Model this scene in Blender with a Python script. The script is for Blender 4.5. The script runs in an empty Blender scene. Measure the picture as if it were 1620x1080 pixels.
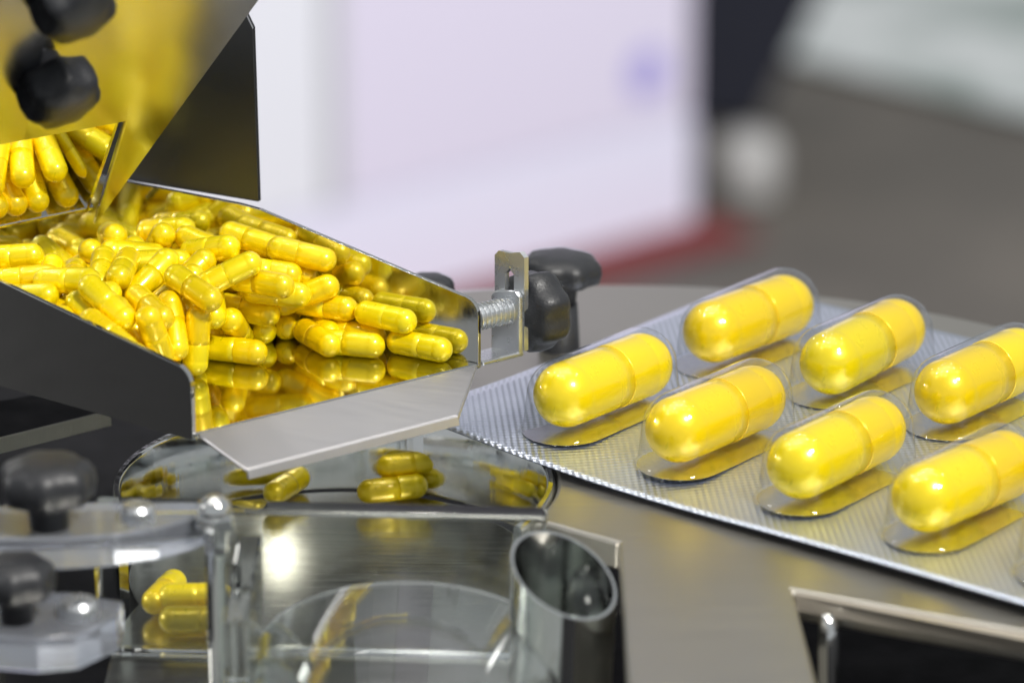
import bpy, bmesh, math, random
from mathutils import Vector, Matrix

random.seed(11)
scene = bpy.context.scene
S = 0.001                                   # everything below is measured in millimetres
PI = math.pi

# ------------------------------------------------------------------ camera
cam_d = bpy.data.cameras.new('camera')
cam = bpy.data.objects.new('camera', cam_d)
scene.collection.objects.link(cam)
scene.camera = cam
PITCH = math.radians(19.1)
cam.location = (0, -0.550 * math.cos(PITCH), 0.550 * math.sin(PITCH))
cam.rotation_euler = (PI / 2 - PITCH, 0, 0)
cam_d.lens = 135
cam_d.sensor_width = 36
cam_d.clip_start = 0.01
cam_d.clip_end = 40
cam_d.dof.use_dof = True
cam_d.dof.focus_distance = 0.512
cam_d.dof.aperture_fstop = 16.8

# ------------------------------------------------------------------ world: even, dim hall light
world = bpy.data.worlds.new('World')
scene.world = world
world.use_nodes = True
bg = world.node_tree.nodes['Background']
bg.inputs['Color'].default_value = (0.93, 0.97, 1.0, 1)
bg.inputs['Strength'].default_value = 0.36

# ------------------------------------------------------------------ hall lamps
def lamp(name, loc, target, size, power, color=(1, 1, 1), shape='DISK', size_y=None):
    l = bpy.data.lights.new(name, 'AREA')
    l.shape = shape
    l.size = size
    if size_y: l.size_y = size_y
    l.energy = power
    l.color = color
    o = bpy.data.objects.new(name, l)
    scene.collection.objects.link(o)
    o.location = loc
    o.rotation_euler = (Vector(target) - Vector(loc)).to_track_quat('-Z', 'Y').to_euler()
    return o
lamp('hall_lamp', (0.50, -0.66, 0.97), (0, 0, 0), 0.17, 17.0, (1, 0.97, 0.92))
lamp('hall_lamp', (-1.30, 0.05, 0.42), (-0.02, -0.03, 0), 0.22, 4.5, (1, 0.98, 0.95))
for (x, y, z) in [(-0.35, 0.45, 1.5), (-0.1, 0.62, 1.5), (0.2, 0.5, 1.6), (-0.6, 0.25, 1.4), (-0.45, -0.15, 1.5), (0.05, 0.15, 1.7),
                  (0.35, 0.05, 1.6), (-0.15, -0.3, 1.6), (-0.75, -0.1, 1.2), (-0.85, 0.5, 1.1), (0.75, 0.2, 1.4), (-0.3, 0.15, 1.7)]:
    lamp('spot_lamp', (x, y, z), (0, 0, 0), 0.075, 0.9, (1, 0.96, 0.9))
bl = bpy.data.lights.new('cabinet_fill_light', 'SPOT')  # added fill spot, its cone shaped to brighten only the cabinet behind
bl.energy = 390.0; bl.color = (0.95, 0.955, 1); bl.spot_size = math.radians(52); bl.spot_blend = 0.5; bl.shadow_soft_size = 0.12
blo = bpy.data.objects.new('cabinet_fill_light', bl)
scene.collection.objects.link(blo)
blo.location = (1.5, 0.75, 1.7)
blo.rotation_euler = (Vector((0.15, 3.0, -0.55)) - blo.location).to_track_quat('-Z', 'Y').to_euler()

# ------------------------------------------------------------------ picture settings
vs = scene.view_settings
vs.view_transform = 'Standard'
vs.look = 'None'
vs.exposure = 0.22
vs.gamma = 1
vs.use_curve_mapping = False
scene.render.engine = 'CYCLES'
cy = scene.cycles
cy.use_denoising = True
cy.max_bounces = 16
cy.transparent_max_bounces = 24
cy.transmission_bounces = 12
cy.glossy_bounces = 8
cy.sample_clamp_indirect = 6
cy.caustics_reflective = True
cy.caustics_refractive = False
cy.blur_glossy = 0.1

# ------------------------------------------------------------------ helpers
def link(o, parent=None):
    scene.collection.objects.link(o)
    if parent: o.parent = parent
    return o
def tag(o, label, cat=None, group=None, kind=None):
    if label: o['label'] = label
    if cat: o['category'] = cat
    if group: o['group'] = group
    if kind: o['kind'] = kind
    return o
def V(*a): return Vector(a)
def build(name, bm, mat, parent=None, smooth=False, bevel=0, segs=2, angle=35):
    """one bmesh in millimetres -> one mesh object in metres"""
    bmesh.ops.scale(bm, vec=(S, S, S), verts=bm.verts)
    bmesh.ops.recalc_face_normals(bm, faces=bm.faces)
    me = bpy.data.meshes.new(name)
    bm.to_mesh(me); bm.free()
    me.materials.append(mat)
    if smooth:
        for p in me.polygons: p.use_smooth = True
    o = link(bpy.data.objects.new(name, me), parent)
    if bevel:
        m = o.modifiers.new('bevel', 'BEVEL')
        m.width = bevel * S; m.segments = segs; m.limit_method = 'ANGLE'; m.angle_limit = math.radians(angle)
        m.harden_normals = False
    return o
def empty(name, loc):
    o = bpy.data.objects.new(name, None)
    o.location = Vector(loc) * S
    o.empty_display_size = 0.003
    return link(o)
def child_of(parent, o):
    """keep a mesh that was built in world millimetres where it is"""
    o.parent = parent
    o.matrix_parent_inverse = Matrix.Translation(-parent.location)
    return o
def slab(bm, pts, vec):
    """closed solid: polygon pts (3-D, mm) swept by vec"""
    a = [bm.verts.new(p) for p in pts]
    b = [bm.verts.new(Vector(p) + Vector(vec)) for p in pts]
    n = len(pts)
    bm.faces.new(a); bm.faces.new(list(reversed(b)))
    for i in range(n):
        bm.faces.new((a[i], b[i], b[(i + 1) % n], a[(i + 1) % n]))
def box(bm, c, sx, sy, sz, rz=0):
    m = Matrix.Translation(Vector(c)) @ Matrix.Rotation(rz, 4, 'Z') @ Matrix.Diagonal((sx, sy, sz, 1))
    bmesh.ops.create_cube(bm, size=1, matrix=m)
def frame(axis, up=(0, 0, 1)):
    z = Vector(axis).normalized()
    x = Vector(up).cross(z)
    if x.length < 1e-3: x = Vector((1, 0, 0)).cross(z)
    x.normalize(); y = z.cross(x)
    return x, y, z
def loft(bm, rings, cap0=True, cap1=True):
    rv = [[bm.verts.new(p) for p in r] for r in rings]
    n = len(rv[0])
    for a, b in zip(rv, rv[1:]):
        for i in range(n):
            bm.faces.new((a[i], a[(i + 1) % n], b[(i + 1) % n], b[i]))
    if cap0: bm.faces.new(list(reversed(rv[0])))
    if cap1: bm.faces.new(rv[-1])
def revolve(bm, base, axis, prof, n=32, lobes=0, amp=0, cap0=True, cap1=True):
    """prof: (height, radius[, lobe strength]); lobed when lobes > 0"""
    x, y, z = frame(axis)
    rings = []
    for p in prof:
        h, r = p[0], p[1]
        k = p[2] if len(p) > 2 else 0
        ring = []
        for i in range(n):
            t = 2 * PI * i / n
            rr = r * (1 + amp * k * math.cos(lobes * t)) if lobes else r
            ring.append(Vector(base) + z * h + (x * math.cos(t) + y * math.sin(t)) * rr)
        rings.append(ring)
    loft(bm, rings, cap0, cap1)

# ------------------------------------------------------------------ materials
def mat(name, base=(0.5, 0.5, 0.5), metal=0, rough=0.5, coat=0, coat_rough=0.03, ior=1.5, trans=0, spec=0.5):
    m = bpy.data.materials.new(name)
    m.use_nodes = True
    b = m.node_tree.nodes['Principled BSDF']
    b.inputs['Base Color'].default_value = (*base, 1)
    b.inputs['Metallic'].default_value = metal
    b.inputs['Roughness'].default_value = rough
    b.inputs['Coat Weight'].default_value = coat
    b.inputs['Coat Roughness'].default_value = coat_rough
    b.inputs['IOR'].default_value = ior
    b.inputs['Transmission Weight'].default_value = trans
    b.inputs['Specular IOR Level'].default_value = spec
    return m
def nodes(m): return m.node_tree.nodes, m.node_tree.links, m.node_tree.nodes['Principled BSDF']
def add(nt, typ, **kw):
    n = nt.nodes.new(typ)
    for k, v in kw.items(): setattr(n, k, v)
    return n
def noise(m, scale, stretch=(1, 1, 1), detail=3, rot=0):
    nt = m.node_tree
    tc = add(nt, 'ShaderNodeTexCoord'); mp = add(nt, 'ShaderNodeMapping'); nz = add(nt, 'ShaderNodeTexNoise')
    mp.inputs['Scale'].default_value = stretch
    mp.inputs['Rotation'].default_value = (0, 0, rot)
    nz.inputs['Scale'].default_value = scale
    nz.inputs['Detail'].default_value = detail
    nt.links.new(tc.outputs['Object'], mp.inputs['Vector'])
    nt.links.new(mp.outputs['Vector'], nz.inputs['Vector'])
    return nz
def ramp(m, src, stops, sock):
    r = add(m.node_tree, 'ShaderNodeValToRGB')
    e = r.color_ramp.elements
    e[0].position, e[1].position = stops[0][0], stops[-1][0]
    e[0].color = stops[0][1]; e[1].color = stops[-1][1]
    for s_ in stops[1:-1]:
        q = e.new(s_[0]); q.color = s_[1]
    m.node_tree.links.new(src, r.inputs['Fac'])
    m.node_tree.links.new(r.outputs['Color'], sock)
def rough_from(m, nz, lo, hi):
    mr = add(m.node_tree, 'ShaderNodeMapRange')
    mr.inputs['To Min'].default_value = lo; mr.inputs['To Max'].default_value = hi
    mr.inputs['From Min'].default_value = 0.3; mr.inputs['From Max'].default_value = 0.7
    m.node_tree.links.new(nz.outputs['Fac'], mr.inputs['Value'])
    m.node_tree.links.new(mr.outputs['Result'], nodes(m)[2].inputs['Roughness'])
def bump_from(m, out, dist, strength=1):
    b = add(m.node_tree, 'ShaderNodeBump')
    b.inputs['Distance'].default_value = dist
    b.inputs['Strength'].default_value = strength
    m.node_tree.links.new(out, b.inputs['Height'])
    m.node_tree.links.new(b.outputs['Normal'], nodes(m)[2].inputs['Normal'])
    return b

M = {}
# brushed table steel
m = M['plate'] = mat('brushed_steel', (0.45, 0.43, 0.385), 1, 0.36)
nz = noise(m, 60, (1, 30, 1), 4, 0.54); rough_from(m, nz, 0.34, 0.42); bump_from(m, nz.outputs['Fac'], 0.00001, 0.3)
# polished sheet (tray, pocket): almost a mirror with faint smears
m = M['mirror'] = mat('polished_steel', (0.66, 0.66, 0.64), 1, 0.05)
nz = noise(m, 130, (1, 26, 6), 5, 0.9); rough_from(m, nz, 0.025, 0.11); bump_from(m, nz.outputs['Fac'], 0.000004, 0.4)
m = M['pocket'] = mat('ground_steel', (0.66, 0.65, 0.60), 1, 0.2)
nz = noise(m, 90, (1, 20, 1), 4); rough_from(m, nz, 0.15, 0.26)
m = M['chrome'] = mat('turned_chrome', (0.82, 0.83, 0.82), 1, 0.07)
nz = noise(m, 90, (6, 6, 0.15), 4); rough_from(m, nz, 0.04, 0.14); bump_from(m, nz.outputs['Fac'], 0.00006, 0.5)
# satin hopper sheet
m = M['satin'] = mat('satin_steel', (0.47, 0.48, 0.51), 1, 0.22)
nz = noise(m, 70, (1, 1, 1), 5); rough_from(m, nz, 0.19, 0.27)
m = M['scored'] = mat('scored_steel', (0.42, 0.42, 0.36), 0.3, 0.5)
nz = noise(m, 900, (1, 1, 0.05), 3); bump_from(m, nz.outputs['Fac'], 0.0002, 0.8)
m = M['bracket'] = mat('zinc_steel', (0.62, 0.64, 0.66), 0.9, 0.3)
nz = noise(m, 400, (1, 1, 1), 3); rough_from(m, nz, 0.22, 0.36)
m = M['flange'] = mat('matt_sheet_steel', (0.72, 0.70, 0.71), 1, 0.36)
nz = noise(m, 120, (1, 30, 1), 4, -0.64); rough_from(m, nz, 0.33, 0.40)
m = M['panel'] = mat('dark_steel', (0.07, 0.073, 0.08), 0.8, 0.3)
nz = noise(m, 40, (1, 1, 1), 4); rough_from(m, nz, 0.28, 0.4)
m = M['edge_glint'] = mat('painted_edge_glint', (0.40, 0.36, 0.30), 0.3, 0.35)  # pale colour painted in for the highlight along the plate edge
nz = noise(m, 200, (1, 1, 1), 3); rough_from(m, nz, 0.3, 0.45)
m = M['paint'] = mat('grey_paint', (0.21, 0.20, 0.17), 0.0, 0.42)
nz = noise(m, 30, (1, 1, 1), 4); rough_from(m, nz, 0.38, 0.5)
# rough black plastic
m = M['knob'] = mat('black_plastic', (0.018, 0.019, 0.022), 0, 0.42)
nz = noise(m, 2600, (1, 1, 1), 2); bump_from(m, nz.outputs['Fac'], 0.00012, 0.6)
m = M['black'] = mat('black_paint', (0.009, 0.009, 0.010), 0, 0.5, spec=0.04)
nz = noise(m, 160); rough_from(m, nz, 0.45, 0.6)
# capsule gelatine, pearly
m = M['capsule'] = mat('pearl_gelatine', (0.87, 0.78, 0.001), 0.28, 0.30, 0.55, 0.09)
nt = m.node_tree
oi = add(nt, 'ShaderNodeObjectInfo'); hv = add(nt, 'ShaderNodeHueSaturation')
hv.inputs['Color'].default_value = (0.90, 0.70, 0.001, 1)
mr = add(nt, 'ShaderNodeMapRange'); mr.inputs['To Min'].default_value = 0.488; mr.inputs['To Max'].default_value = 0.508
mv = add(nt, 'ShaderNodeMapRange'); mv.inputs['To Min'].default_value = 0.86; mv.inputs['To Max'].default_value = 1.06
fr_ = add(nt, 'ShaderNodeMath', operation='FRACT'); ml_ = add(nt, 'ShaderNodeMath', operation='MULTIPLY'); ml_.inputs[1].default_value = 17.3
nt.links.new(oi.outputs['Random'], ml_.inputs[0]); nt.links.new(ml_.outputs[0], fr_.inputs[0]); nt.links.new(fr_.outputs[0], mv.inputs['Value']); nt.links.new(mv.outputs['Result'], hv.inputs['Value'])
nt.links.new(oi.outputs['Random'], mr.inputs['Value']); nt.links.new(mr.outputs['Result'], hv.inputs['Hue'])
nt.links.new(hv.outputs['Color'], nodes(m)[2].inputs['Base Color'])
nz = noise(m, 500, (1, 1, 0.15), 3); rough_from(m, nz, 0.26, 0.34)
# foil: embossed aluminium under a clear lacquer
def foil(name, emboss):
    m = mat(name, (0.64, 0.69, 0.80) if emboss else (0.70, 0.72, 0.78), 0.95 if emboss else 1, 0.32 if emboss else 0.24, 0.35, 0.10)
    nt = m.node_tree
    if not emboss:
        nz = noise(m, 300, (1, 1, 1), 3); bump_from(m, nz.outputs['Fac'], 0.00006, 0.35)
        return m
    tc = add(nt, 'ShaderNodeTexCoord'); sp = add(nt, 'ShaderNodeSeparateXYZ')
    nt.links.new(tc.outputs['Object'], sp.inputs['Vector'])
    def mth(op, a, b=None):
        q = add(nt, 'ShaderNodeMath', operation=op)
        for i, v in enumerate((a, b)):
            if v is None: continue
            if isinstance(v, (int, float)): q.inputs[i].default_value = v
            else: nt.links.new(v, q.inputs[i])
        return q.outputs[0]
    X, Y = sp.outputs['X'], sp.outputs['Y']
    kx, ky = PI / 0.00064, PI / 0.00060
    h = mth('MULTIPLY', mth('SINE', mth('MULTIPLY', X, kx)), mth('SINE', mth('MULTIPLY', Y, ky)))
    wr = noise(m, 70, (1, 1, 1), 2)
    h = mth('ADD', h, mth('MULTIPLY', wr.outputs['Fac'], 5.0))
    bump_from(m, h, 0.00006, 1.0)
    return m
M['foil'] = foil('embossed_foil', True)
M['foil_edge'] = mat('cut_foil_edge', (0.10, 0.12, 0.18), 0.6, 0.4)
M['foil_flat'] = foil('smooth_foil', False)
# clear thermoformed film, one thin sheet
m = M['film'] = bpy.data.materials.new('clear_film')
m.use_nodes = True
nt = m.node_tree
for n in list(nt.nodes):
    if n.type != 'OUTPUT_MATERIAL': nt.nodes.remove(n)
out = [n for n in nt.nodes if n.type == 'OUTPUT_MATERIAL'][0]
tr = add(nt, 'ShaderNodeBsdfTransparent'); gl = add(nt, 'ShaderNodeBsdfGlossy'); mx = add(nt, 'ShaderNodeMixShader'); fr = add(nt, 'ShaderNodeFresnel')
tr.inputs['Color'].default_value = (0.965, 0.97, 0.98, 1)
gl.inputs['Roughness'].default_value = 0.015
ge = add(nt, 'ShaderNodeNewGeometry'); mi = add(nt, 'ShaderNodeMapRange')
mi.inputs['To Min'].default_value = 1.52; mi.inputs['To Max'].default_value = 1 / 1.52     # same sheet from either side
nt.links.new(ge.outputs['Backfacing'], mi.inputs['Value']); nt.links.new(mi.outputs['Result'], fr.inputs['IOR'])
nt.links.new(fr.outputs[0], mx.inputs[0]); nt.links.new(tr.outputs[0], mx.inputs[1]); nt.links.new(gl.outputs[0], mx.inputs[2])
nt.links.new(mx.outputs[0], out.inputs['Surface'])
# acrylic
M['acrylic'] = mat('clear_acrylic', (0.97, 1.0, 0.985), 0, 0.02, ior=1.49, trans=1)
M['acrylic_blue'] = mat('frosted_acrylic', (0.86, 0.90, 1.0), 0, 0.16, ior=1.49, trans=0.9)
# background
m = M['hall_floor'] = mat('hall_floor', (0.10, 0.095, 0.085), 0, 0.6)
nz = noise(m, 6, (1, 1, 1), 5); ramp(m, nz.outputs['Fac'], [(0.3, (0.080, 0.072, 0.060, 1)), (0.7, (0.125, 0.110, 0.090, 1))], nodes(m)[2].inputs['Base Color'])
m = M['stone'] = mat('pale_stone', (0.5, 0.52, 0.5), 0, 0.5)
nz = noise(m, 5, (1, 1, 1), 3); ramp(m, nz.outputs['Fac'], [(0.42, (0.26, 0.31, 0.28, 1)), (0.58, (0.66, 0.68, 0.66, 1))], nodes(m)[2].inputs['Base Color'])
M['red'] = mat('red_carpet', (0.15, 0.016, 0.016), 0, 0.9)
M['cab_white'] = mat('white_laminate', (0.74, 0.74, 0.78), 0, 0.4)
M['cab_lilac'] = mat('lilac_print', (0.69, 0.64, 0.76), 0, 0.4)
M['cab_base'] = mat('white_plinth', (0.74, 0.72, 0.84), 0, 0.4)
M['cab_grey'] = mat('grey_profile', (0.5, 0.5, 0.52), 0, 0.5)
M['logo'] = mat('violet_print', (0.38, 0.34, 0.66), 0, 0.5)
M['navy'] = mat('dark_cloth', (0.006, 0.007, 0.016), 0, 0.8)
M['white'] = mat('white_plastic', (0.42, 0.41, 0.39), 0, 0.5)

# ================================================================== THE SETTING
def sheet(name, pts, z, material):
    bm = bmesh.new(); bm.faces.new([bm.verts.new((x, y, z)) for x, y in pts])
    o = build(name, bm, material)
    tag(o, None, kind='structure')
    return o
sheet('floor', [(-9000, -9000), (9000, -9000), (9000, 12000), (-9000, 12000)], -900, M['hall_floor'])
sheet('carpet', [(-290, 2525), (190, 2955), (235, 2885), (-235, 2463)], -896, M['red'])
sheet('stone_pavement', [(288, 3530), (526, 3290), (1400, 2400), (3000, 3500), (1500, 6500), (250, 5200)], -892, M['stone'])

# booth cabinet behind: laminate panels on a plinth
cab = empty('display_cabinet', (72, 2850, -900))
ca = V(-34, 2755, 0); cd = V(213, 191, 0).normalized(); cn = V(cd.y, -cd.x, 0)   # cn faces the camera
def cab_box(name, s0, s1, z0, z1, depth, proud, material):
    bm = bmesh.new()
    p = [ca + cd * s0 + cn * proud + V(0, 0, z0), ca + cd * s1 + cn * proud + V(0, 0, z0), ca + cd * s1 + cn * proud + V(0, 0, z1), ca + cd * s0 + cn * proud + V(0, 0, z1)]
    slab(bm, p, -cn * depth)
    return child_of(cab, build(name, bm, material))
cab_box('body', -420, 272, -860, 1500, 300, -6, M['cab_white'])
cab_box('panel', -150, 269, -790, 1498, 5, 0, M['cab_lilac'])
cab_box('side_panel', -418, -168, -790, 1498, 5, 0, M['cab_white'])
cab_box('plinth', -420, 272, -896, -796, 290, 2, M['cab_base'])
cab_box('profile', -166, -152, -790, 1498, 8, 3, M['cab_grey'])
bm = bmesh.new(); revolve(bm, ca + cd * 212 + cn * 0.5 + V(0, 0, -742), cn, [(0, 24), (0.6, 24)], 24)
child_of(cab, build('emblem', bm, M['logo']))
tag(cab, 'tall white and lilac booth cabinet far out of focus behind the table', 'cabinet')

bm = bmesh.new()
slab(bm, [V(150, 3260, -890), V(252, 3260, -890), V(480, 3260, -380), V(150, 3260, -380)], (0, 120, 0))
o = build('banner', bm, M['navy']); tag(o, 'blurred black cloth banner beside the white cabinet', 'banner')
bm = bmesh.new(); revolve(bm, V(226, 3010, -896), (0, 0, 1), [(0, 26), (4, 30), (40, 31), (56, 27), (64, 16)], 24)
o = build('tub', bm, M['white'], smooth=True); tag(o, 'small blurred white tub on the floor beside the cabinet', 'tub')

# black machine deck under everything
bm = bmesh.new(); slab(bm, [V(-330, -230, -34), V(260, -230, -34), V(260, -20, -34), V(120, 20, -34), V(-4, 30, -34), V(-10, 105, -34), V(-330, 105, -34)], (0, 0, -12))
bmesh.ops.triangulate(bm, faces=[f for f in bm.faces if len(f.verts) > 4])
o = build('machine_deck', bm, M['black']); tag(o, 'black painted machine deck under the steel parts', 'deck')

# steel table plate: round at the back, cut off in front, scooped out round the pocket
RC = V(-23.3, -50.1, 0); RR = 28.0
table = empty('steel_table', (30, -40, -34))
pts = []
for i in range(41):
    t = math.radians(-8 + i * (128 + 8) / 40)
    pts.append((15 + 89.5 * math.cos(t), -57 + 89.5 * math.sin(t)))
for i in range(41):
    t = math.radians(132 - i * (132 + 27) / 40)
    pts.append((RC.x + (RR + 1.3) * math.cos(t), RC.y + (RR + 1.3) * math.sin(t)))
pts += [(13.4, -71.3), (13.4, -119.7), (35.3, -119.7), (34.3, -86.7), (60.9, -99.4), (112, -128)]
bm = bmesh.new(); slab(bm, [V(x, y, -2.0) for x, y in pts], (0, 0, -4.0))
child_of(table, build('top', bm, M['plate'], bevel=0.5, angle=50))
bm = bmesh.new(); slab(bm, [V(16.5, -80.1, -6.1), V(16.5, -116.8, -6.1), V(33.7, -116.8, -6.1), V(32.9, -88.8, -6.1)], (0, 0, -27.6))
child_of(table, build('housing', bm, M['paint'], bevel=0.8))
bm = bmesh.new(); slab(bm, [V(34.7, -86.9, -2.25), V(61.0, -99.5, -2.25), V(112, -128.1, -2.25), V(112, -128.1, -4.6), V(61.0, -99.5, -4.6), V(34.7, -86.9, -4.6)], V(-0.2, -0.4, 0))  # added strip, its pale colour stands in for the edge highlight
child_of(table, build('edge_glint_strip', bm, M['edge_glint'], bevel=0.12))
tag(table, 'brushed steel table plate carrying the blister pack and tray', 'table')

# polished pocket: ring wall and floor in front of it
pocket = empty('polished_pocket', (-23, -50, -34))
bm = bmesh.new()
a0, a1, n = math.radians(-32), math.radians(200), 72
rin, rout = RR - 0.2, RR + 1.0
prof = [(rin, -14.0), (rin, -2.1), (rin + 0.3, -1.7), (rout - 0.3, -1.7), (rout, -2.1), (rout, -14.0)]
rv = []
for i in range(n + 1):
    t = a0 + (a1 - a0) * i / n
    rv.append([bm.verts.new((RC.x + r * math.cos(t), RC.y + r * math.sin(t), z)) for r, z in prof])
for a, b in zip(rv, rv[1:]):
    for j in range(len(prof)):
        bm.faces.new((a[j], b[j], b[(j + 1) % len(prof)], a[(j + 1) % len(prof)]))
bm.faces.new(rv[0]); bm.faces.new(list(reversed(rv[-1])))
w_ = build('ring_wall', bm, M['chrome'], smooth=True); child_of(pocket, w_)
m_ = w_.modifiers.new('edges', 'EDGE_SPLIT'); m_.split_angle = math.radians(40)
bm = bmesh.new()
fl = [(RC.x + 27.0 * math.cos(math.radians(t)), RC.y + 27.0 * math.sin(math.radians(t))) for t in range(-30, 206, 6)]
fl += [(-50, -70), (-50, -150), (6, -150), (6, -72)]
slab(bm, [V(x, y, -14) for x, y in fl], (0, 0, -19.8))
bmesh.ops.triangulate(bm, faces=[f for f in bm.faces if len(f.verts) > 4])
child_of(pocket, build('pocket_floor', bm, M['pocket'], bevel=0.4, angle=60))
tag(pocket, 'mirror polished round pocket with ring wall below the feeder tray', 'pocket')

# thick machined bar at the left edge, below the tray
bm = bmesh.new(); slab(bm, [V(-90, -44.5, -6), V(-56, -18.2, -6), V(-60, -8, -6), V(-100, -30, -6)], (0, 0, 2.2))
o = build('machined_bar', bm, M['black'])  # black here paints in the dark reflection on the steel top
bm = bmesh.new(); slab(bm, [V(-90, -44.5, -6), V(-56, -18.2, -6), V(-56, -18.2, -3.8), V(-90, -44.5, -3.8)], (0.25, -0.3, 0))
build('scored_edge', bm, M['scored'], o)
tag(o, 'bar painted black for its dark reflection, with a pale scored edge below the tray, at left', 'bar')

# ================================================================== CAPSULES
def capsule_meshes(name, R, L, seg):
    hb, s0 = L / 2 - R, L * 0.06
    def mesh(prof, nm):
        bm = bmesh.new()
        x, y, z = V(0, 1, 0), V(0, 0, 1), V(1, 0, 0)
        rings = [[z * h + (x * math.cos(2 * PI * i / seg) + y * math.sin(2 * PI * i / seg)) * r for i in range(seg)] for h, r in prof]
        loft(bm, rings)
        bmesh.ops.scale(bm, vec=(S, S, S), verts=bm.verts)
        bmesh.ops.recalc_face_normals(bm, faces=bm.faces)
        me = bpy.data.meshes.new(nm); bm.to_mesh(me); bm.free()
        for p in me.polygons: p.use_smooth = True
        me.materials.append(M['capsule'])
        return me
    k = 12
    rb = R * 0.991
    body = [(-hb - rb * math.cos(t), max(rb * math.sin(t), rb * 0.02)) for t in [0.02] + [PI / 2 * i / k for i in range(1, k + 1)]]
    body += [(-hb + R * 0.12, rb), (-hb + R * 0.2, rb * 0.985), (-hb + R * 0.3, rb), (s0 - L * 0.1, rb), (s0 + L * 0.02, rb * 0.98)]
    cap = [(s0, rb * 0.985), (s0, R * 0.995), (s0 + R * 0.04, R), (hb - R * 0.34, R), (hb - R * 0.27, R * 0.985), (hb - R * 0.2, R * 0.985), (hb - R * 0.13, R), (hb, R)]
    cap += [(hb + R * math.sin(t), max(R * math.cos(t), R * 0.02)) for t in [PI / 2 * i / k for i in range(1, k)] + [PI / 2 - 0.02]]
    return mesh(body, name + '_body'), mesh(cap, name + '_cap')
small_b, small_c = capsule_meshes('small', 1.73, 9.9, 28)
large_b, large_c = capsule_meshes('large', 4.45, 25.1, 48)
def capsule(p, axis, big, label, group=None, spin=None):
    b = bpy.data.objects.new('capsule', large_b if big else small_b)
    link(b)
    b.location = Vector(p) * S
    q = Vector(axis).to_track_quat('X', 'Z')
    b.rotation_mode = 'QUATERNION'
    b.rotation_quaternion = q
    c = bpy.data.objects.new('cap', large_c if big else small_c)
    link(c, b)
    c.location.x = random.uniform(-0.9, 0.4) * S if big else random.uniform(-0.35, 0.2) * S
    tag(b, label, 'capsule', group)
    return b

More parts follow.
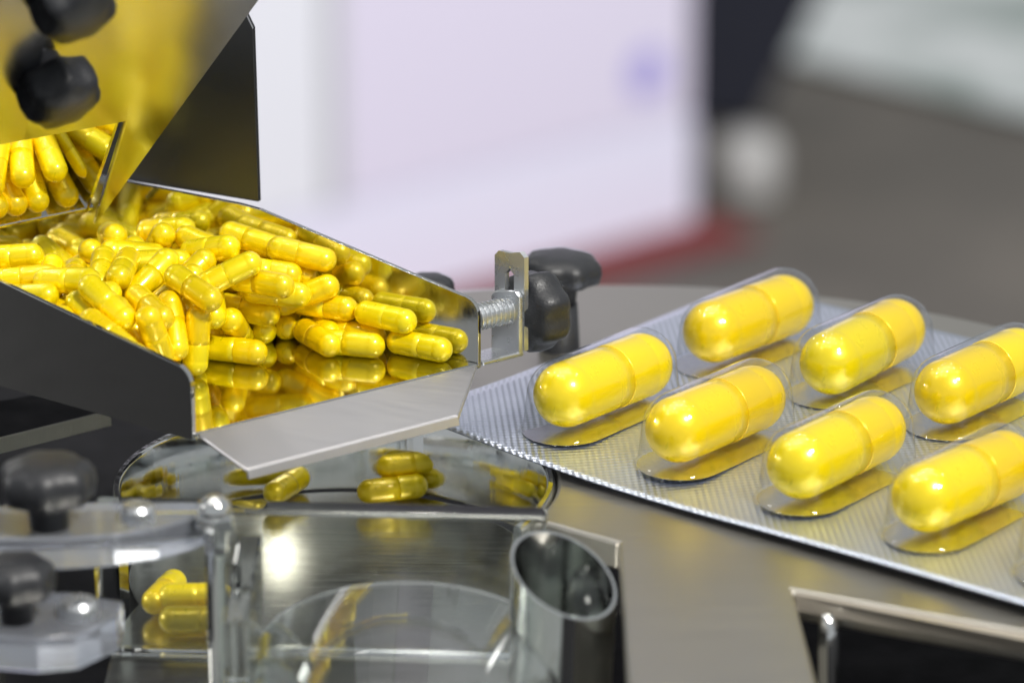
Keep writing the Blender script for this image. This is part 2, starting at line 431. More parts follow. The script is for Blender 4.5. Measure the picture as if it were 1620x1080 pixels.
TRAY = [(-37.27, -34.49, 10.78, 0.946, -0.325, -0),
 (-25.84, -24.66, 10.78, 0.336, -0.942, -0),
 (-30.73, -21.84, 10.78, 0.017, -1, -0),
 (-34.29, -23.84, 10.78, 0.196, -0.981, -0),
 (-40.03, -27.85, 10.78, 0.245, 0.97, -0),
 (-37.11, -31.2, 12.7, 0.137, 0.779, -0.612),
 (-43.96, -26.99, 12.69, 0.36, 0.708, -0.607),
 (-38.1, -21.5, 12.31, -0.576, 0.655, -0.49),
 (-48.3, -30.68, 13.81, -0.543, 0.774, -0.326),
 (-46.87, -31.91, 10.78, 0.824, 0.567, -0),
 (-54.23, -35.3, 10.73, 0.463, 0.886, 0),
 (-46.26, -46.87, 10.73, -0.552, -0.834, 0),
 (-44.02, -16.85, 10.73, 0.97, 0.244, 0),
 (-44.95, -22.5, 12.33, -0.51, -0.702, 0.497),
 (-51.02, -32.84, 14.06, 0.549, -0.833, 0.065),
 (-47.94, -43.14, 10.73, 0.552, 0.834, 0),
 (-60.8, -43.02, 10.73, 0.904, -0.428, -0),
 (-48.18, -24.57, 10.73, -0.284, 0.959, -0),
 (-53.83, -28.36, 10.73, -0.639, -0.769, -0),
 (-59.17, -28.96, 12.36, 0.855, -0.113, 0.506),
 (-59.28, -35.96, 10.73, 0.044, -0.999, -0),
 (-64.78, -36.8, 10.73, 0.611, 0.792, -0),
 (-59.37, -23.02, 10.73, 0.966, 0.257, -0),
 (-65.46, -23.1, 12.35, -0.065, -0.861, 0.504),
 (-67.45, -26.09, 10.73, -0.604, 0.797, 0),
 (-71.55, -27.61, 11.57, 0.828, -0.497, 0.26),
 (-70.93, -31.64, 10.73, 0.907, -0.421, 0),
 (-58.7, -5.84, 10.73, -0.865, 0.501, 0),
 (-71.42, -13.62, 10.73, 0.837, -0.547, -0),
 (-71.1, -20.51, 10.73, 0.85, 0.526, -0),
 (-76.57, -19.59, 10.73, -0.342, -0.94, 0),
 (-70.69, -9.16, 12.34, 0.561, 0.66, -0.499),
 (-73.88, -4.87, 12.7, 0.43, 0.663, 0.612),
 (-80.13, -19.76, 12.53, -0.719, -0.579, -0.383),
 (-73.04, -1.84, 10.73, 0.901, -0.433, -0),
 (-77.3, -11.88, 12.08, -0.235, 0.876, -0.421),
 (-82.16, -10.03, 10.73, 0.366, 0.931, 0),
 (-32.67, -21.06, 14.17, 0.829, -0.559, 0.03),
 (-35.92, -27.52, 14.06, -0.911, 0.407, 0.061),
 (-45.11, -37.05, 14.82, -0.639, -0.17, -0.751),
 (-52.43, -48.22, 10.73, 0.41, -0.912, 0),
 (-44.11, -14.22, 13.16, 0.569, -0.327, 0.754),
 (-43.05, -24.59, 15.07, -0.541, -0.604, 0.586),
 (-43.76, -29.36, 19.23, 0.681, 0.507, 0.529),
 (-44.98, -34.04, 18.85, 0.729, 0.48, 0.488),
 (-61.07, -41.15, 13.85, -0.219, 0.941, -0.257),
 (-49.49, -14.65, 12.03, 0.403, 0.821, 0.405),
 (-51.75, -22.61, 12.67, 0.527, -0.734, 0.428),
 (-55.45, -26.16, 12.96, -0.723, -0.008, -0.691),
 (-60.71, -29.98, 15.32, 0.352, 0.741, 0.572),
 (-66.22, -38.35, 15.54, 0.412, -0.747, -0.521),
 (-55.4, -16.58, 10.73, -0.673, -0.74, 0),
 (-59.05, -24.46, 13.86, -0.845, -0.517, -0.134),
 (-64.29, -29.45, 14.56, 0.343, 0.723, 0.6),
 (-63.61, -35.32, 14.58, 0.927, -0.058, 0.371),
 (-71.08, -36.08, 11.95, -0.738, 0.558, -0.379),
 (-65.18, -13.98, 11.34, 0.13, 0.973, -0.19),
 (-76.37, -21.8, 15.18, -0.504, 0.694, 0.514),
 (-74.61, -26.47, 15.98, -0.934, 0.243, 0.262),
 (-77.77, -25.76, 13.26, -0.596, 0.791, 0.138),
 (-77.05, -31.56, 12.25, 0.704, -0.532, 0.471),
 (-64.35, -6, 11.87, 0.764, -0.54, 0.354),
 (-73.87, -8.1, 14.84, -0.852, -0.523, -0.011),
 (-75.03, -0.15, 14.19, 0.508, 0.861, 0.003),
 (-79.6, -3.75, 12.13, -0.35, 0.83, -0.435),
 (-74.82, 2.88, 10.73, 0.932, -0.363, 0),
 (-83.17, 1.61, 10.73, 0.554, 0.832, 0),
 (-27.93, -26.55, 15.88, 0.912, -0.107, 0.397),
 (-31.6, -29.6, 17.16, -0.993, 0.091, 0.077),
 (-42.79, -34.79, 13.25, -0.13, 0.607, 0.784),
 (-49.86, -40.12, 13.21, -0.61, -0.191, -0.769),
 (-38.64, -20.11, 15.44, 0.052, -0.881, 0.47),
 (-44.61, -19.28, 14.8, 0.863, 0.202, 0.463),
 (-41.15, -27.9, 16.25, -0.156, -0.727, -0.669),
 (-55.36, -37.87, 14.25, -0.954, -0.233, 0.188),
 (-56.59, -44.78, 13.96, -0.252, 0.892, 0.375),
 (-51.26, -14.11, 15.12, 0.478, 0.747, 0.462),
 (-53.65, -22.23, 16.47, 0.394, 0.791, -0.468),
 (-49.04, -27.28, 16.92, 0.355, 0.933, 0.057),
 (-54.99, -33.41, 15.31, 0.572, 0.464, 0.676),
 (-56.6, -30.44, 17.26, -0.683, -0.695, -0.225),
 (-61.74, -16.87, 10.73, -0.02, -1, 0),
 (-61.08, -22.9, 16.52, 0.89, -0.263, 0.373),
 (-65.69, -30.11, 17.91, 0.043, -0.942, -0.334),
 (-68.5, -30.28, 15.72, -0.137, -0.981, -0.136),
 (-71.81, -31.99, 18.18, 0.867, 0.398, 0.3),
 (-70.23, -18.35, 13.93, -0.685, 0.554, -0.473),
 (-71.57, -22.27, 14.16, 0.647, -0.762, -0.02),
 (-74.58, -30.06, 15.54, 0.88, -0.205, -0.429),
 (-57.94, -10.67, 10.85, 0.99, -0.134, 0.036),
 (-72.66, -10.28, 17.25, -0.896, -0.43, 0.112),
 (-72.6, -21.94, 17.6, -0.57, 0.82, 0.043),
 (-82.13, -11.57, 15.08, -0.633, -0.651, 0.418),
 (-79.45, -15.27, 15.4, 0.746, -0.151, 0.648),
 (-37.16, -18.21, 17.98, 0.86, -0.494, -0.127),
 (-33.18, -26.53, 19.17, -0.99, 0.054, 0.133),
 (-50.71, -45.91, 14.07, 0.522, -0.811, 0.262),
 (-53.65, -49.26, 15.42, -0.737, 0.557, 0.382),
 (-40.93, -24.12, 21.54, 0.798, -0.541, 0.265),
 (-33.44, -32.95, 19.73, 0.882, -0.472, 0),
 (-44.68, -41, 16.36, 0.167, -0.66, -0.732),
 (-52.3, -39.32, 16.62, 0.522, 0.831, 0.192),
 (-60.97, -43.72, 18.06, -0.763, 0.577, -0.293),
 (-45.76, -18.3, 18.08, 0.028, 0.999, -0.025),
 (-48.79, -18.34, 16.09, 0.28, 0.932, -0.23),
 (-47.81, -26.28, 20.42, -0.984, -0.178, 0.03),
 (-48.31, -31.39, 20.08, -0.604, -0.644, -0.469),
 (-55.18, -37.58, 18.63, 0.649, -0.562, 0.513),
 (-56.61, -16.44, 14.54, -0.636, 0.373, -0.675),
 (-60.26, -19.5, 15.01, -0.922, 0.165, -0.351),
 (-57.39, -19.61, 19.68, 0.039, -0.932, 0.361),
 (-62.1, -29.88, 18.87, -0.02, -0.917, -0.398),
 (-71.31, -14.55, 15.19, -0.739, -0.475, 0.478),
 (-60.3, -14.55, 15.53, -0.863, -0.303, -0.405),
 (-67.45, -6.27, 14, -0.32, 0.922, 0.217),
 (-66.51, -1.34, 12.55, -0.715, 0.411, -0.566),
 (-78.88, -7.22, 17.06, 0.091, 0.994, -0.067),
 (-40.01, -33.63, 17.39, 0.131, -0.946, -0.298),
 (-41.68, -39.94, 13.92, 0.081, 0.122, 0.989),
 (-46.49, -47.22, 17.15, 0.217, 0.328, -0.919),
 (-52.15, -50.39, 18.38, -0.737, 0.557, 0.382),
 (-47.63, -41.55, 19.14, -0.57, 0.802, 0.178),
 (-49.84, -42.91, 16.7, 0.603, -0.157, -0.782),
 (-54.73, -44.25, 18.58, -0.687, 0.543, 0.483),
 (-48.07, -11.94, 20.41, 0.849, -0.488, 0.204),
 (-51.59, -23.38, 20.72, -0.901, -0.377, 0.214),
 (-51.75, -33.14, 21.79, -0.087, -0.994, -0.066),
 (-58.74, -38.75, 21.89, -0.908, 0.394, -0.143),
 (-61.45, -38.37, 17.99, -0.785, 0.618, 0.039),
 (-52.73, -15.32, 18.68, 0.294, -0.883, 0.366),
 (-48.43, -17.27, 20.4, 0.257, -0.773, 0.58),
 (-54.76, -17.97, 21.66, 0.222, -0.94, 0.26),
 (-54.88, -31.14, 20.78, -0.004, 0.968, 0.249),
 (-58.51, -32.25, 20.29, -0.066, 0.997, -0.033),
 (-57.84, -6.32, 14.19, 0.867, -0.498, 0),
 (-67.42, -28.62, 21.9, 0.987, -0.123, 0.101),
 (-51.89, -10.39, 13.66, 0.245, -0.339, -0.908),
 (-82, -2.39, 15.31, 0.418, 0.342, 0.841),
 (-63.37, -10, 15.48, -0.746, 0.473, 0.469),
 (-80.24, 1.22, 15.41, 0.919, -0.112, 0.379),
 (-52.72, -45.7, 21.16, 0.685, -0.545, -0.483),
 (-64.05, -40, 20.08, -0.898, 0.402, -0.18),
 (-41.74, -19.38, 20.49, -0.873, 0.415, 0.257),
 (-65.01, -34, 20.53, -0.993, 0.021, -0.112),
 (-71, -36.14, 17.91, -0.387, 0.293, -0.874),
 (-77.52, 4.99, 14.99, -0.691, 0.397, -0.604),
 (-61.3, -7.39, 16.42, 0.771, -0.607, -0.193),
 (-31.2, -23.35, 17.82, -0.994, 0.041, 0.101),
 (-35.62, -19.1, 21.24, -0.86, 0.494, 0.127),
 (-28.55, -24.4, 20.96, -0.965, 0.171, 0.2),
 (-37.79, -34.9, 21.5, -0.894, -0.237, -0.379),
 (-42.01, -38.96, 20.91, -0.712, 0.652, 0.261)]
HOP = [(-62.67, -14.33, 29.08, 0.488, -0.5, -0.717),
 (-65.76, -16.63, 29.08, 0.301, -0.633, -0.715),
 (-69.02, -19.06, 29.08, 0.494, -0.488, -0.722),
 (-71.63, -21.01, 29.08, 0.587, -0.581, -0.582),
 (-66.73, -8.59, 35.76, 0.458, -0.538, -0.708),
 (-69.84, -10.91, 35.76, 0.51, -0.65, -0.582),
 (-59.85, -13.89, 32.74, 0.519, -0.48, -0.708),
 (-63.07, -16.66, 32.59, 0.35, -0.853, -0.474),
 (-66.64, -18.9, 32.65, 0.153, -0.898, -0.468),
 (-69.91, -21.14, 32.63, -0.053, -0.724, -0.699),
 (-64.88, -8.63, 39.57, 0.691, -0.286, -0.665),
 (-68.19, -11.71, 39.09, 0.825, -0.348, -0.481),
 (-71.14, -14.13, 38.77, 0.688, -0.673, -0.434)]
for i, c in enumerate(TRAY):
    ax = Vector(c[3:6])
    if i > 5 and random.random() < 0.5: ax = -ax
    capsule(c[:3], ax, False, 'added small yellow capsule standing in for reflections in the far tray wall', 'capsules heaped in the feeder tray')
for k_, (s_, o_, z_, a_) in enumerate([(8.0, 2.0, 10.75, 0.0), (18.4, 2.1, 10.75, 0.04), (13.0, 2.3, 14.0, -0.06), (16.6, 5.9, 10.75, 0.25), (23.0, 2.4, 14.0, 0.1), (21.5, 6.2, 10.75, -0.5)]):  # capsules added along the far wall in place of mirrored ones
    dw = V(math.cos(math.radians(150.1) + a_), math.sin(math.radians(150.1) + a_), 0)
    p_ = V(-4.5, -35, 0) + V(-0.8669, 0.4985, 0) * s_ - V(0.4985, 0.8669, 0) * o_
    capsule((p_.x, p_.y, z_), dw if k_ % 2 else -dw, False, 'added small yellow capsule standing in for reflections in the far tray wall' if k_ else 'added small yellow capsule nearest the slotted bracket, standing in for wall reflections', 'capsules heaped in the feeder tray')
for i, c in enumerate(HOP):
    ax = Vector(c[3:6])
    if random.random() < 0.5: ax = -ax
    capsule(c[:3], ax, False, 'small yellow capsule seen through the opening of the hopper', 'capsules in the hopper opening')
for p, ax, lb in [((-16.5, -27.6, -11.85), (1, 0.34, 0), 'yellow capsule in the polished pocket, nearer of the two below the tray lip'),
                  ((-14.0, -24.4, -9.4), (1, 0.3, 0.02), 'yellow capsule in the polished pocket, farther of the two below the tray lip'),
                  ((-31.0, -26.2, -11.85), (0.5, 1, 0), 'yellow capsule against the ring wall, left in the polished pocket'),
                  ((-39.6, -71.5, -11.85), (1, 0.02, 0), 'blurred yellow capsule on the pocket floor, lowest beside the acrylic divider'),
                  ((-40.2, -66.2, -10.9), (1, -0.1, 0.06), 'blurred yellow capsule behind the lowest one beside the acrylic divider'),
                  ((-44.6, -62.5, -11.85), (0.3, 1, 0), 'blurred yellow capsule standing crosswise, leftmost on the pocket floor')]:
    capsule(p, ax, False, lb)

# ================================================================== FEEDER TRAY
N = V(-40.2, -61.6, 9); F = V(-4.5, -35, 9); Z = V(0, 0, 1)
dn = V(math.cos(math.radians(142.9)), math.sin(math.radians(142.9)), 0)
df = V(math.cos(math.radians(150.1)), math.sin(math.radians(150.1)), 0)
u = (F - N).normalized(); w = V(u.y, -u.x, 0)
nf = V(df.y, -df.x, 0)
if nf.dot(F - N) < 0: nf = -nf
nn = V(dn.y, -dn.x, 0)
if nn.dot(N - F) < 0: nn = -nn
tray = empty('feeder_tray', (-45, -30, -3))
LEN = 95
bm = bmesh.new(); slab(bm, [N, F, F + df * LEN, N + dn * LEN], -Z * 0.8)
child_of(tray, build('floor_sheet', bm, M['mirror'], bevel=0.25))
def arc(c, r, a, b, d, k=6):
    return [c + d * (r * math.cos(t)) + Z * (r * math.sin(t)) for t in [a + (b - a) * i / k for i in range(k + 1)]]
def wall(name, P, d, out, h, prof_top, back_h):
    """wall sheet in the plane through P along d; its front top corner is rounded"""
    r = 2.6
    pts = [P - Z * 0.8] + arc(P + d * r + Z * (h - r), r, PI, PI / 2, d)
    pts += [P + d * s_ + Z * z_ for s_, z_ in prof_top]
    pts += [P + d * LEN + Z * back_h, P + d * LEN - Z * 0.8]
    bm = bmesh.new(); slab(bm, [p + out * 0.02 for p in pts], out * 0.7)
    bmesh.ops.triangulate(bm, faces=[f for f in bm.faces if len(f.verts) > 4])
    return child_of(tray, build(name, bm, M['mirror'], bevel=0.2, angle=60))
wall('far_wall', F, df, nf, 9.2, [(34.5, 16.2), (38, 16.5)], 17.5)
wall('near_wall', N, dn, nn, 9.0, [(34, 14.1)], 24)
# bent-down lip with its chamfered corner
bm = bmesh.new()
l0, l1 = N + u * 0.2, F - u * 0.2
slab(bm, [l0 + Z * -0.05, l1 + Z * -0.05, V(-7.0, -48.3, 6.5), V(-33.4, -67.9, 6.5)], (0.1, -0.1, -0.7))
child_of(tray, build('lip', bm, M['flange'], bevel=0.25))
bm = bmesh.new()
slab(bm, [V(-33.3, -68.0, 6.45), V(-7.0, -48.4, 6.45), V(-6.8, -48.6, 5.2), V(-33.1, -68.2, 5.2)], (-0.3, 0.4, 0))
child_of(tray, build('lip_edge', bm, M['flange'], bevel=0.1))
# foot block so the tray stands on the table
bm = bmesh.new(); box(bm, (-30, -6, 2.3), 26, 10, 10.6, math.radians(150.1))
child_of(tray, build('foot', bm, M['black']))
bm = bmesh.new(); box(bm, (-92, -8, -13), 14, 14, 41.5, math.radians(150.1))
child_of(tray, build('foot', bm, M['black']))
tag(tray, 'open polished steel feeder tray holding the heap of yellow capsules', 'tray')

# ================================================================== HOPPER
hop = empty('hopper', (-57, -12, 18))
B = V(-57.8, -11.7, 21); E1 = w * 0.872 + Z; E = E1.normalized()
nh = u.cross(E)
if nh.dot(w) < 0: nh = -nh
def hp(uu, zz, off=0): return B + u * uu + E1 * zz + nh * off
bm = bmesh.new()
slab(bm, [hp(0, 0), hp(8.9, 51), hp(-70, 51), hp(-70, 19.9), hp(-4.6, 19.6)], -nh * 0.8)
bmesh.ops.triangulate(bm, faces=[f for f in bm.faces if len(f.verts) > 4])
child_of(hop, build('front_wall', bm, M['satin'], bevel=0.2, angle=60))
# gate sheet screwed on the front, at left
bm = bmesh.new(); slab(bm, [hp(-23.6, 24, 3.4), hp(-31, 51, 3.4), hp(-70, 51, 3.4), hp(-70, 24, 3.4)], -nh * 0.8)
child_of(hop, build('gate_sheet', bm, M['satin'], bevel=0.2))
# chute floor and cheek
fd = (-w + Z * 0.95).normalized()
s0 = hp(-0.9, 2.6, -0.9); up = u.cross(fd)
if up.z < 0: up = -up
s1 = hp(-70, 2.6, -0.9)
bm = bmesh.new(); slab(bm, [s0 + up * 0.1, s1 + up * 0.1, s1 + fd * 46 + up * 0.1, s0 + fd * 46 + up * 0.1], -up * 0.8)
child_of(hop, build('chute_floor', bm, M['mirror'], bevel=0.2))
bm = bmesh.new(); slab(bm, [hp(-1.6, 1.9, -0.9), hp(-5.2, 21, -0.9), hp(-5.2, 21, -0.9) - w * 30, hp(-1.6, 1.9, -0.9) - w * 30 + Z * 26], -u * 0.5)
child_of(hop, build('cheek', bm, M['mirror']))
bm = bmesh.new(); slab(bm, [hp(-1.4, 0, -1) - w * 34 + Z * 36, hp(-70, 0, -1) - w * 34 + Z * 36, hp(-70, 0, -1) - w * 34 + Z * 50, hp(-1.4, 0, -1) - w * 34 + Z * 50], -w * 0.8)
child_of(hop, build('back_wall', bm, M['satin']))
tag(hop, 'slanting satin steel hopper with an opening full of yellow capsules', 'hopper')

# standing side panel behind the hopper
bm = bmesh.new()
P0 = F + nf * 1.2
slab(bm, [P0 + df * 35.6 + Z * 16.8, P0 + df * 35.9 + Z * 41.3, P0 + df * 42 + Z * 52, P0 + df * 95 + Z * 52, P0 + df * 95 + Z * 17, P0 + df * 56 + Z * 16.6], nf * 0.8)
bmesh.ops.triangulate(bm, faces=[f for f in bm.faces if len(f.verts) > 4])
o = build('side_panel', bm, M['panel'], bevel=0.2, angle=60)
tag(o, 'dark polished steel side panel standing behind the hopper', 'panel')

# ================================================================== KNOBS, BRACKET
def star_knob(name, base, axis, R, H, stem, label, cat='knob', lobes=7, group=None, stud=True):
    root = empty(name, base)
    bm = bmesh.new()
    revolve(bm, base, axis, [(0, R * 0.42), (stem, R * 0.45), (stem + H * 0.06, R * 0.80, 0.6), (stem + H * 0.14, R * 0.95, 1), (stem + H * 0.45, R * 1.0, 1), (stem + H * 0.70, R * 0.97, 1), (stem + H * 0.84, R * 0.88, 0.9),
                            (stem + H * 0.93, R * 0.72, 0.7), (stem + H * 0.98, R * 0.5, 0.4), (stem + H * 1.0, R * 0.25, 0.2), (stem + H * 1.0, R * 0.03)], 70, lobes, 0.06)
    g = build('grip', bm, M['knob'], smooth=True); child_of(root, g)
    if stud:
        ax = Vector(axis).normalized()
        bm = bmesh.new(); revolve(bm, Vector(base) - ax * 5, axis, [(0, R * 0.2), (5.2, R * 0.2)], 16)
        child_of(root, build('stud', bm, M['bracket'], smooth=False))
    tag(root, label, cat, group)
    return root
star_knob('star_knob', hp(-24.3, 34.4, 0.5), nh, 5.1, 6.2, 2.2, 'black star knob on the hopper just above the capsule opening')
star_knob('star_knob', hp(-29, 48.8, 0.5), nh, 5.1, 6.2, 2.2, 'black star knob cut by the top edge of the picture')

# bracket with a slot at the end of the far wall
br = empty('bracket', F + u * 3)
bm = bmesh.new()
b0 = F + nf * 0.75 + u * 0.3
slab(bm, [b0 + Z * 0.0, b0 + u * 6.9, b0 + u * 6.9 + df * 4.4, b0 + df * 4.4], -Z * 0.7)
child_of(br, build('base', bm, M['bracket'], bevel=0.2))
def ear(P, d, wdt, h, h2, slot, thick):
    pts = [P, P + Z * h, P + d * 0.7 + Z * (h + 0.7), P + d * (wdt - 0.6) + Z * (h2), P + d * wdt + Z * (h2 - 0.7), P + d * wdt]
    bm = bmesh.new()
    if slot:
        so = [P + d * (wdt / 2 + x * 0.7) + Z * z for x, z in [(-1, h * 0.52), (-1, h * 0.80), (-0.6, h * 0.85), (0.6, h * 0.85), (1, h * 0.80), (1, h * 0.52)]]
        # two halves round the slot
        k = len(so)
        slab(bm, [pts[0], pts[1], pts[2], P + d * (wdt / 2) + Z * (h + h2) / 2 + Z * 0.15, P + d * (wdt / 2) + Z * h * 0.86, so[1], so[0], P + d * (wdt / 2 - 0.7)], u * thick)
        slab(bm, [P + d * (wdt / 2 + 0.7), so[5], so[4], P + d * (wdt / 2) + Z * h * 0.86, P + d * (wdt / 2) + Z * (h + h2) / 2 + Z * 0.15, pts[3], pts[4], pts[5]], u * thick)
        slab(bm, [P + d * (wdt / 2 - 0.7), so[0], so[5], P + d * (wdt / 2 + 0.7)], u * thick)
        bmesh.ops.remove_doubles(bm, verts=bm.verts, dist=0.001)
    else:
        slab(bm, pts, u * thick)
    bmesh.ops.triangulate(bm, faces=[f for f in bm.faces if len(f.verts) > 4])
    return bm
e0 = F + nf * 0.75 + u * 7.2
child_of(br, build('slotted_ear', ear(e0 + Z * 0.02, df, 4.6, 13.2, 13.6, True, 0.7), M['bracket']))
child_of(br, build('short_ear', ear(e0 - u * 0.85 - Z * 0.7, df, 4.4, 8.6, 8.9, False, 0.75), M['bracket'], bevel=0.2))
tag(br, 'small slotted steel bracket at the end of the tray wall', 'bracket')
# threaded screw
sc_ = empty('threaded_screw', e0 - u * 6 + Z * 5)
q0 = e0 - u * 6.2 + df * 2.2 + Z * 5.6
prof = []
for i in range(9):
    prof += [(i * 0.75, 1.3), (i * 0.75 + 0.3, 1.85), (i * 0.75 + 0.45, 1.85)]
bm = bmesh.new(); revolve(bm, q0, u, [(-0.2, 0.95)] + prof, 24)
child_of(sc_, build('thread', bm, M['bracket']))
tag(sc_, 'short threaded screw pointing through the slotted bracket at the tray', 'screw')
star_knob('star_knob', e0 + u * 0.9 + df * 2.2 + Z * 4.6, u, 5.4, 6.2, 0.6, 'black star knob on its side, clamped behind the slotted bracket', stud=False)
k_ = star_knob('star_knob', V(6.8, 3, 4.6), (0.05, 0, 1), 5.6, 4.4, 3.2, 'upright black star knob standing behind the slotted bracket', stud=False)
bm = bmesh.new(); revolve(bm, V(6.8, 3, -3), (0, 0, 1), [(0, 3.4), (1, 3.0), (7.8, 2.6)], 24)
child_of(k_, build('post', bm, M['knob'], smooth=True))
k_ = star_knob('star_knob', V(-11.8, -6, 4.5), (0, 0, 1), 3.6, 4.2, 3.2, 'black knob mostly hidden behind the far tray wall', stud=False)
bm = bmesh.new(); revolve(bm, V(-11.8, -6, -3), (0, 0, 1), [(0, 2), (7.6, 1.6)], 20)
child_of(k_, build('post', bm, M['knob'], smooth=True))

# ================================================================== BLISTER PACK
PO = V(12.25, -30.4, 0); yaw = math.radians(50.53)
A = V(math.cos(yaw), math.sin(yaw), 0); Bv = V(math.sin(yaw), -math.cos(yaw), 0)
PA, PB = 33.8, 19.42
a_lo, a_hi, b_lo, b_hi = -18.6, 58.0, -19.2, 97.0
def lift(a, b):
    """gentle warp of the pack: its left corner turns up a little, its front edge sags"""
    z = 0.9 * math.exp(-(((a - a_lo) / 16) ** 2 + ((b - b_lo) / 16) ** 2))
    z -= 0.8 * math.exp(-((a - a_lo) / 9) ** 2) * math.exp(-((b - 20) / 26) ** 2)
    z += 0.5 * math.sin((b + 10) / 45.0) * ((a - 20) / 40.0)
    return z
pack = bpy.data.objects.new('blister_pack', None)
pack.empty_display_size = 0.003
pack.location = PO * S
pack.rotation_euler = (0, 0, yaw)
link(pack)
def loc(a, b, z): return V(a, -b, z)            # pack frame: x along the capsules, -y across them
bm = bmesh.new()
na, nb, cr = 46, 70, 6.0
grid = []
for j in range(nb + 1):
    b = b_lo + (b_hi - b_lo) * j / nb
    e = min(b - b_lo, b_hi - b)
    cut = 0 if e >= cr else cr - math.sqrt(max(cr * cr - (cr - e) ** 2, 0))
    row = []
    for i in range(na + 1):
        a = a_lo + cut + (a_hi - a_lo - 2 * cut) * i / na
        row.append(bm.verts.new(loc(a, b, lift(a, b))))
    grid.append(row)
for j in range(nb):
    for i in range(na):
        bm.faces.new((grid[j][i], grid[j][i + 1], grid[j + 1][i + 1], grid[j + 1][i]))
fo = build('foil', bm, M['foil'], pack, smooth=True)
fo.data.materials.append(M['foil_edge'])
so_ = fo.modifiers.new('thick', 'SOLIDIFY'); so_.material_offset_rim = 1; so_.thickness = 0.12 * S; so_.offset = -1 if fo.data.polygons[0].normal.z > 0 else 1
HB = 8.1; RB = 4.45; ZC = 5.0
def stadium(off, z, a0, b0, n=14, warp=0):
    r = []
    for i in range(n + 1):
        t = -PI / 2 + PI * i / n
        r.append((a0 + HB + off * math.cos(t), b0 + off * math.sin(t)))
    for i in range(n + 1):
        t = PI / 2 + PI * i / n
        r.append((a0 - HB + off * math.cos(t), b0 + off * math.sin(t)))
    return [loc(a, b, z + lift(a0, b0)) for a, b in r]
row_names = ['near', 'far']; ordn = ['first', 'second', 'third', 'fourth', 'fifth']
for i in range(2):
    for j in range(5):
        a0, b0 = i * PA, j * PB
        k = 7.6 / 4.45
        bm = bmesh.new()
        ro = RB + 0.75
        rings = [stadium(ro + 1.1, 0.12, a0, b0), stadium(ro + 0.75, 0.3, a0, b0), stadium(ro + 0.45, 0.9, a0, b0), stadium(ro + 0.3, 2.2, a0, b0), stadium(ro + 0.15, 3.8, a0, b0), stadium(ro, ZC, a0, b0)]
        for q in range(1, 9):
            t = PI / 2 * q / 9
            rings.append(stadium(ro * math.cos(t), ZC + ro * math.sin(t), a0, b0))
        loft(bm, rings, cap0=False, cap1=True)
        build('bubble', bm, M['film'], pack, smooth=True)
        bm = bmesh.new()
        ring = stadium(ro + 0.6, 0.08, a0, b0)
        bm.faces.new([bm.verts.new(p) for p in ring])
        pf = build('pocket_foil', bm, M['foil_flat'], fo)
        p = PO + A * a0 + Bv * b0 + Z * (ZC + lift(a0, b0))
        rnd = random.Random(40 + i * 5 + j)
        tilt = Matrix.Rotation(math.radians(rnd.uniform(-4, 4)), 3, 'Z')
        p = p + A * rnd.uniform(-0.5, 0.35)
        capsule(p, tilt @ A + Z * rnd.uniform(-0.02, 0.03), True, f'large yellow capsule in the {row_names[i]} row of the blister pack, {ordn[j]} from the left', 'capsules sealed in the blister pack')
tag(pack, 'silver embossed foil blister pack with two rows of clear bubbles', 'blister pack')

# ================================================================== FOREGROUND, OUT OF FOCUS
# upright acrylic guard plate across the front of the pocket
gd = empty('acrylic_guard', (-24, -80, -14))
g0, g1 = V(-51.6, -77.6, 6), V(4.3, -81.3, 6)
gdir = (g1 - g0).normalized(); gn = V(gdir.y, -gdir.x, 0)
bm = bmesh.new(); slab(bm, [g0 + gn * 2, g1 + gn * 2, g1 - gn * 2, g0 - gn * 2], (0, 0, -19.98))
child_of(gd, build('plate', bm, M['acrylic'], bevel=0.5))
tag(gd, 'upright clear acrylic guard plate across the front of the pocket', 'acrylic plate')
bm = bmesh.new(); slab(bm, [V(-33.6, -83.4, 4), V(-30.6, -83.4, 4), V(-30.9, -106, 2), V(-33.9, -106, 2)], (0, 0, -17.9))
o = build('acrylic_divider', bm, M['acrylic'], bevel=0.4); tag(o, 'thin clear acrylic divider standing beside the blurred capsules', 'acrylic plate')
# arched clear cover
bm = bmesh.new()
def arch(aw, h, y):
    return [V(-13.0 + aw * math.cos(t) * (1 if abs(math.cos(t)) < 1 else 1), y, -13.95 + h * math.sin(t) ** 0.8) for t in [PI * i / 36 for i in range(37)]]
yb, yf = -85.5, -128
ring_pts = []
for y in (yb, yf):
    o_, i_ = arch(19.2, 12.6, y), arch(18.0, 11.4, y)
    ring_pts.append([bm.verts.new(p) for p in o_ + i_[::-1]])
nq = len(ring_pts[0])
for i in range(nq):
    bm.faces.new((ring_pts[0][i], ring_pts[0][(i + 1) % nq], ring_pts[1][(i + 1) % nq], ring_pts[1][i]))
for r_ in ring_pts:
    for i in range(36):
        bm.faces.new((r_[i], r_[i + 1], r_[nq - 2 - i], r_[nq - 1 - i]))
o = build('acrylic_cover', bm, M['acrylic'], smooth=True)
m_ = o.modifiers.new('edges', 'EDGE_SPLIT'); m_.split_angle = math.radians(40)
tag(o, 'clear arched acrylic cover beside the chrome tube', 'cover')
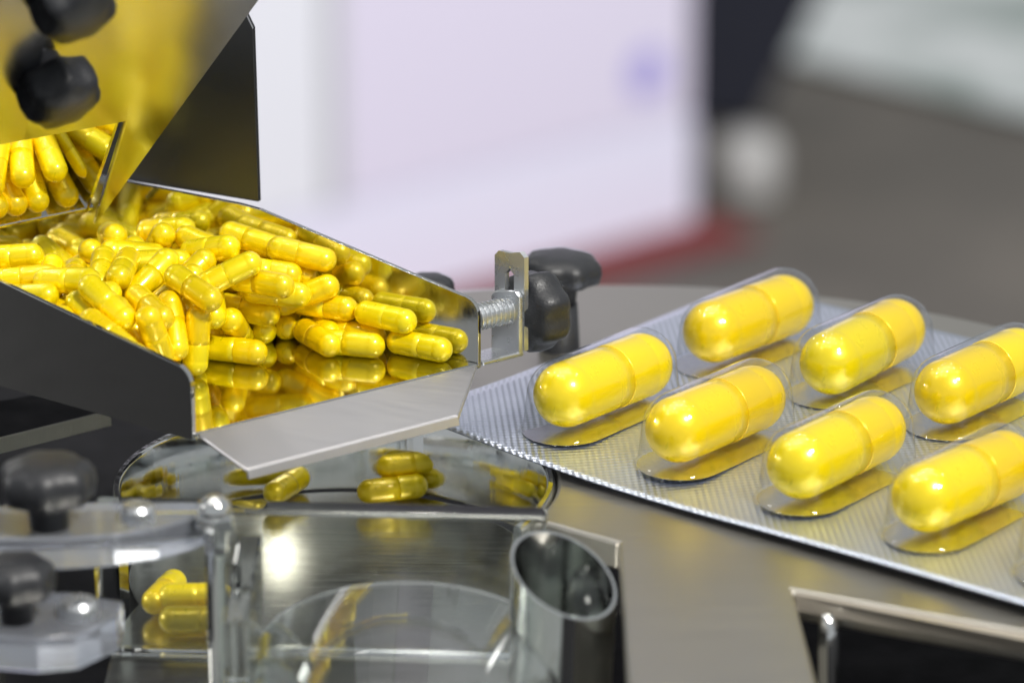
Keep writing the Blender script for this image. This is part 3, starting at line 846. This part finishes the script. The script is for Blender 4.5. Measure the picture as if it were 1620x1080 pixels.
# chrome tube, cut off at a slant
bm = bmesh.new()
tc0 = V(5.2, -90, -34); axis = V(0.08, 0.0, 1).normalized()
tx, ty, tz = frame(axis)
def tube_ring(r, top):
    out = []
    for i in range(48):
        t = 2 * PI * i / 48
        p = tc0 + (V(1, 0, 0) * math.cos(t) + V(0, 1, 0) * math.sin(t)) * r
        if top: p = p + V(0.03, 0, 1) * (35.3 + (V(-0.38, 0.40, 0).dot(p - tc0)))
        out.append(p)
    return out
loft(bm, [tube_ring(6.5, False), tube_ring(6.5, True), tube_ring(6.4, True), tube_ring(6.15, True), tube_ring(6.15, False)], False, False)
o = build('chrome_tube', bm, M['chrome'], smooth=True)
m_ = o.modifiers.new('edges', 'EDGE_SPLIT'); m_.split_angle = math.radians(40)
tag(o, 'polished steel tube cut off at a slant, blurred in the foreground', 'tube')
# slim steel pin at the corner of the housing
bm = bmesh.new(); revolve(bm, V(39.2, -91.5, -33.9), V(-0.03, 0.02, 1), [(0, 1.5), (26, 1.4), (29, 1.2), (30.5, 0.6)], 20)
o = build('steel_pin', bm, M['chrome'], smooth=True); tag(o, 'slim polished steel pin below the blister pack, at the housing corner', 'pin')
# acrylic blocks with knobs
def block(pts, h, label):
    bm = bmesh.new(); slab(bm, [V(*p) for p in pts], (0, 0, -h))
    bmesh.ops.triangulate(bm, faces=[f for f in bm.faces if len(f.verts) > 4])
    o = build('acrylic_block', bm, M['acrylic_blue'], bevel=0.4, angle=50)
    tag(o, label, 'acrylic block')
    bm = bmesh.new(); revolve(bm, V(-64, pts[0][1] + 6, -34), (0, 0, 1), [(0, 2), (34 + pts[0][2] - h, 2)], 20)
    build('post', bm, M['chrome'], o)
    return o
block([(-66, -95, 8), (-61.1, -94.6, 8), (-53.5, -94.6, 8), (-47.6, -93.6, 8), (-42.5, -91.5, 8), (-38.9, -88.8, 8), (-36.1, -85.3, 8), (-37.9, -82.8, 8), (-51, -82.8, 8), (-67, -84.3, 8)], 4.2, 'upper acrylic block with curved front edge below the blurred black knob')
block([(-66, -104.4, 0), (-55.5, -106.3, 0), (-51.2, -105.4, 0), (-46.9, -99.7, 0), (-46.6, -94.9, 0), (-53.4, -92, 0), (-67, -92, 0)], 4.5, 'lower acrylic block in the bottom left corner')
k_ = star_knob('star_knob', V(-55.6, -91, 7.9), (0, 0, 1), 5.6, 5.6, 3.2, 'blurred black star knob standing on the upper acrylic block', stud=False)
k_ = star_knob('star_knob', V(-58.6, -101, 0), (0, 0, 1), 4.6, 5.0, 3.0, 'blurred black knob on the lower acrylic block, cut by the left edge', stud=False)
for p, r, lb in [((-45.2, -88.5, 8), 2.1, 'pale round screw head on the upper acrylic block'), ((-51.5, -99.0, 0), 2.4, 'pale round screw head on the lower acrylic block')]:
    bm = bmesh.new(); revolve(bm, p, (0, 0, 1), [(0, r), (1.4, r), (1.9, r * 0.8), (2.0, 0.4)], 24)
    o = build('screw_head', bm, M['bracket'], smooth=False); tag(o, lb, 'screw')
# domed nut
nut = empty('domed_nut', (-36, -90, 6))
bm = bmesh.new(); revolve(bm, V(-35.8, -89.5, 4), (0, 0, 1), [(0, 1.6), (3.2, 1.6), (3.3, 2.5), (5.0, 2.5), (5.2, 2.2)], 6)
child_of(nut, build('hexagon', bm, M['chrome'], bevel=0.2))
bm = bmesh.new(); revolve(bm, V(-35.8, -89.5, 9.2), (0, 0, 1), [(0, 2.1)] + [(2.1 * math.sin(t) + 0.2, max(2.1 * math.cos(t), 0.05)) for t in [PI / 2 * i / 8 for i in range(9)]], 28)
child_of(nut, build('dome', bm, M['chrome'], smooth=True))
tag(nut, 'shiny domed nut beside the blurred black knob', 'nut')
# stud under the nut
bm = bmesh.new(); revolve(bm, V(-35.8, -89.5, -13.9), (0, 0, 1), [(0, 1.3), (17.9, 1.3)], 20)
child_of(nut, build('stud', bm, M['chrome'], smooth=False))
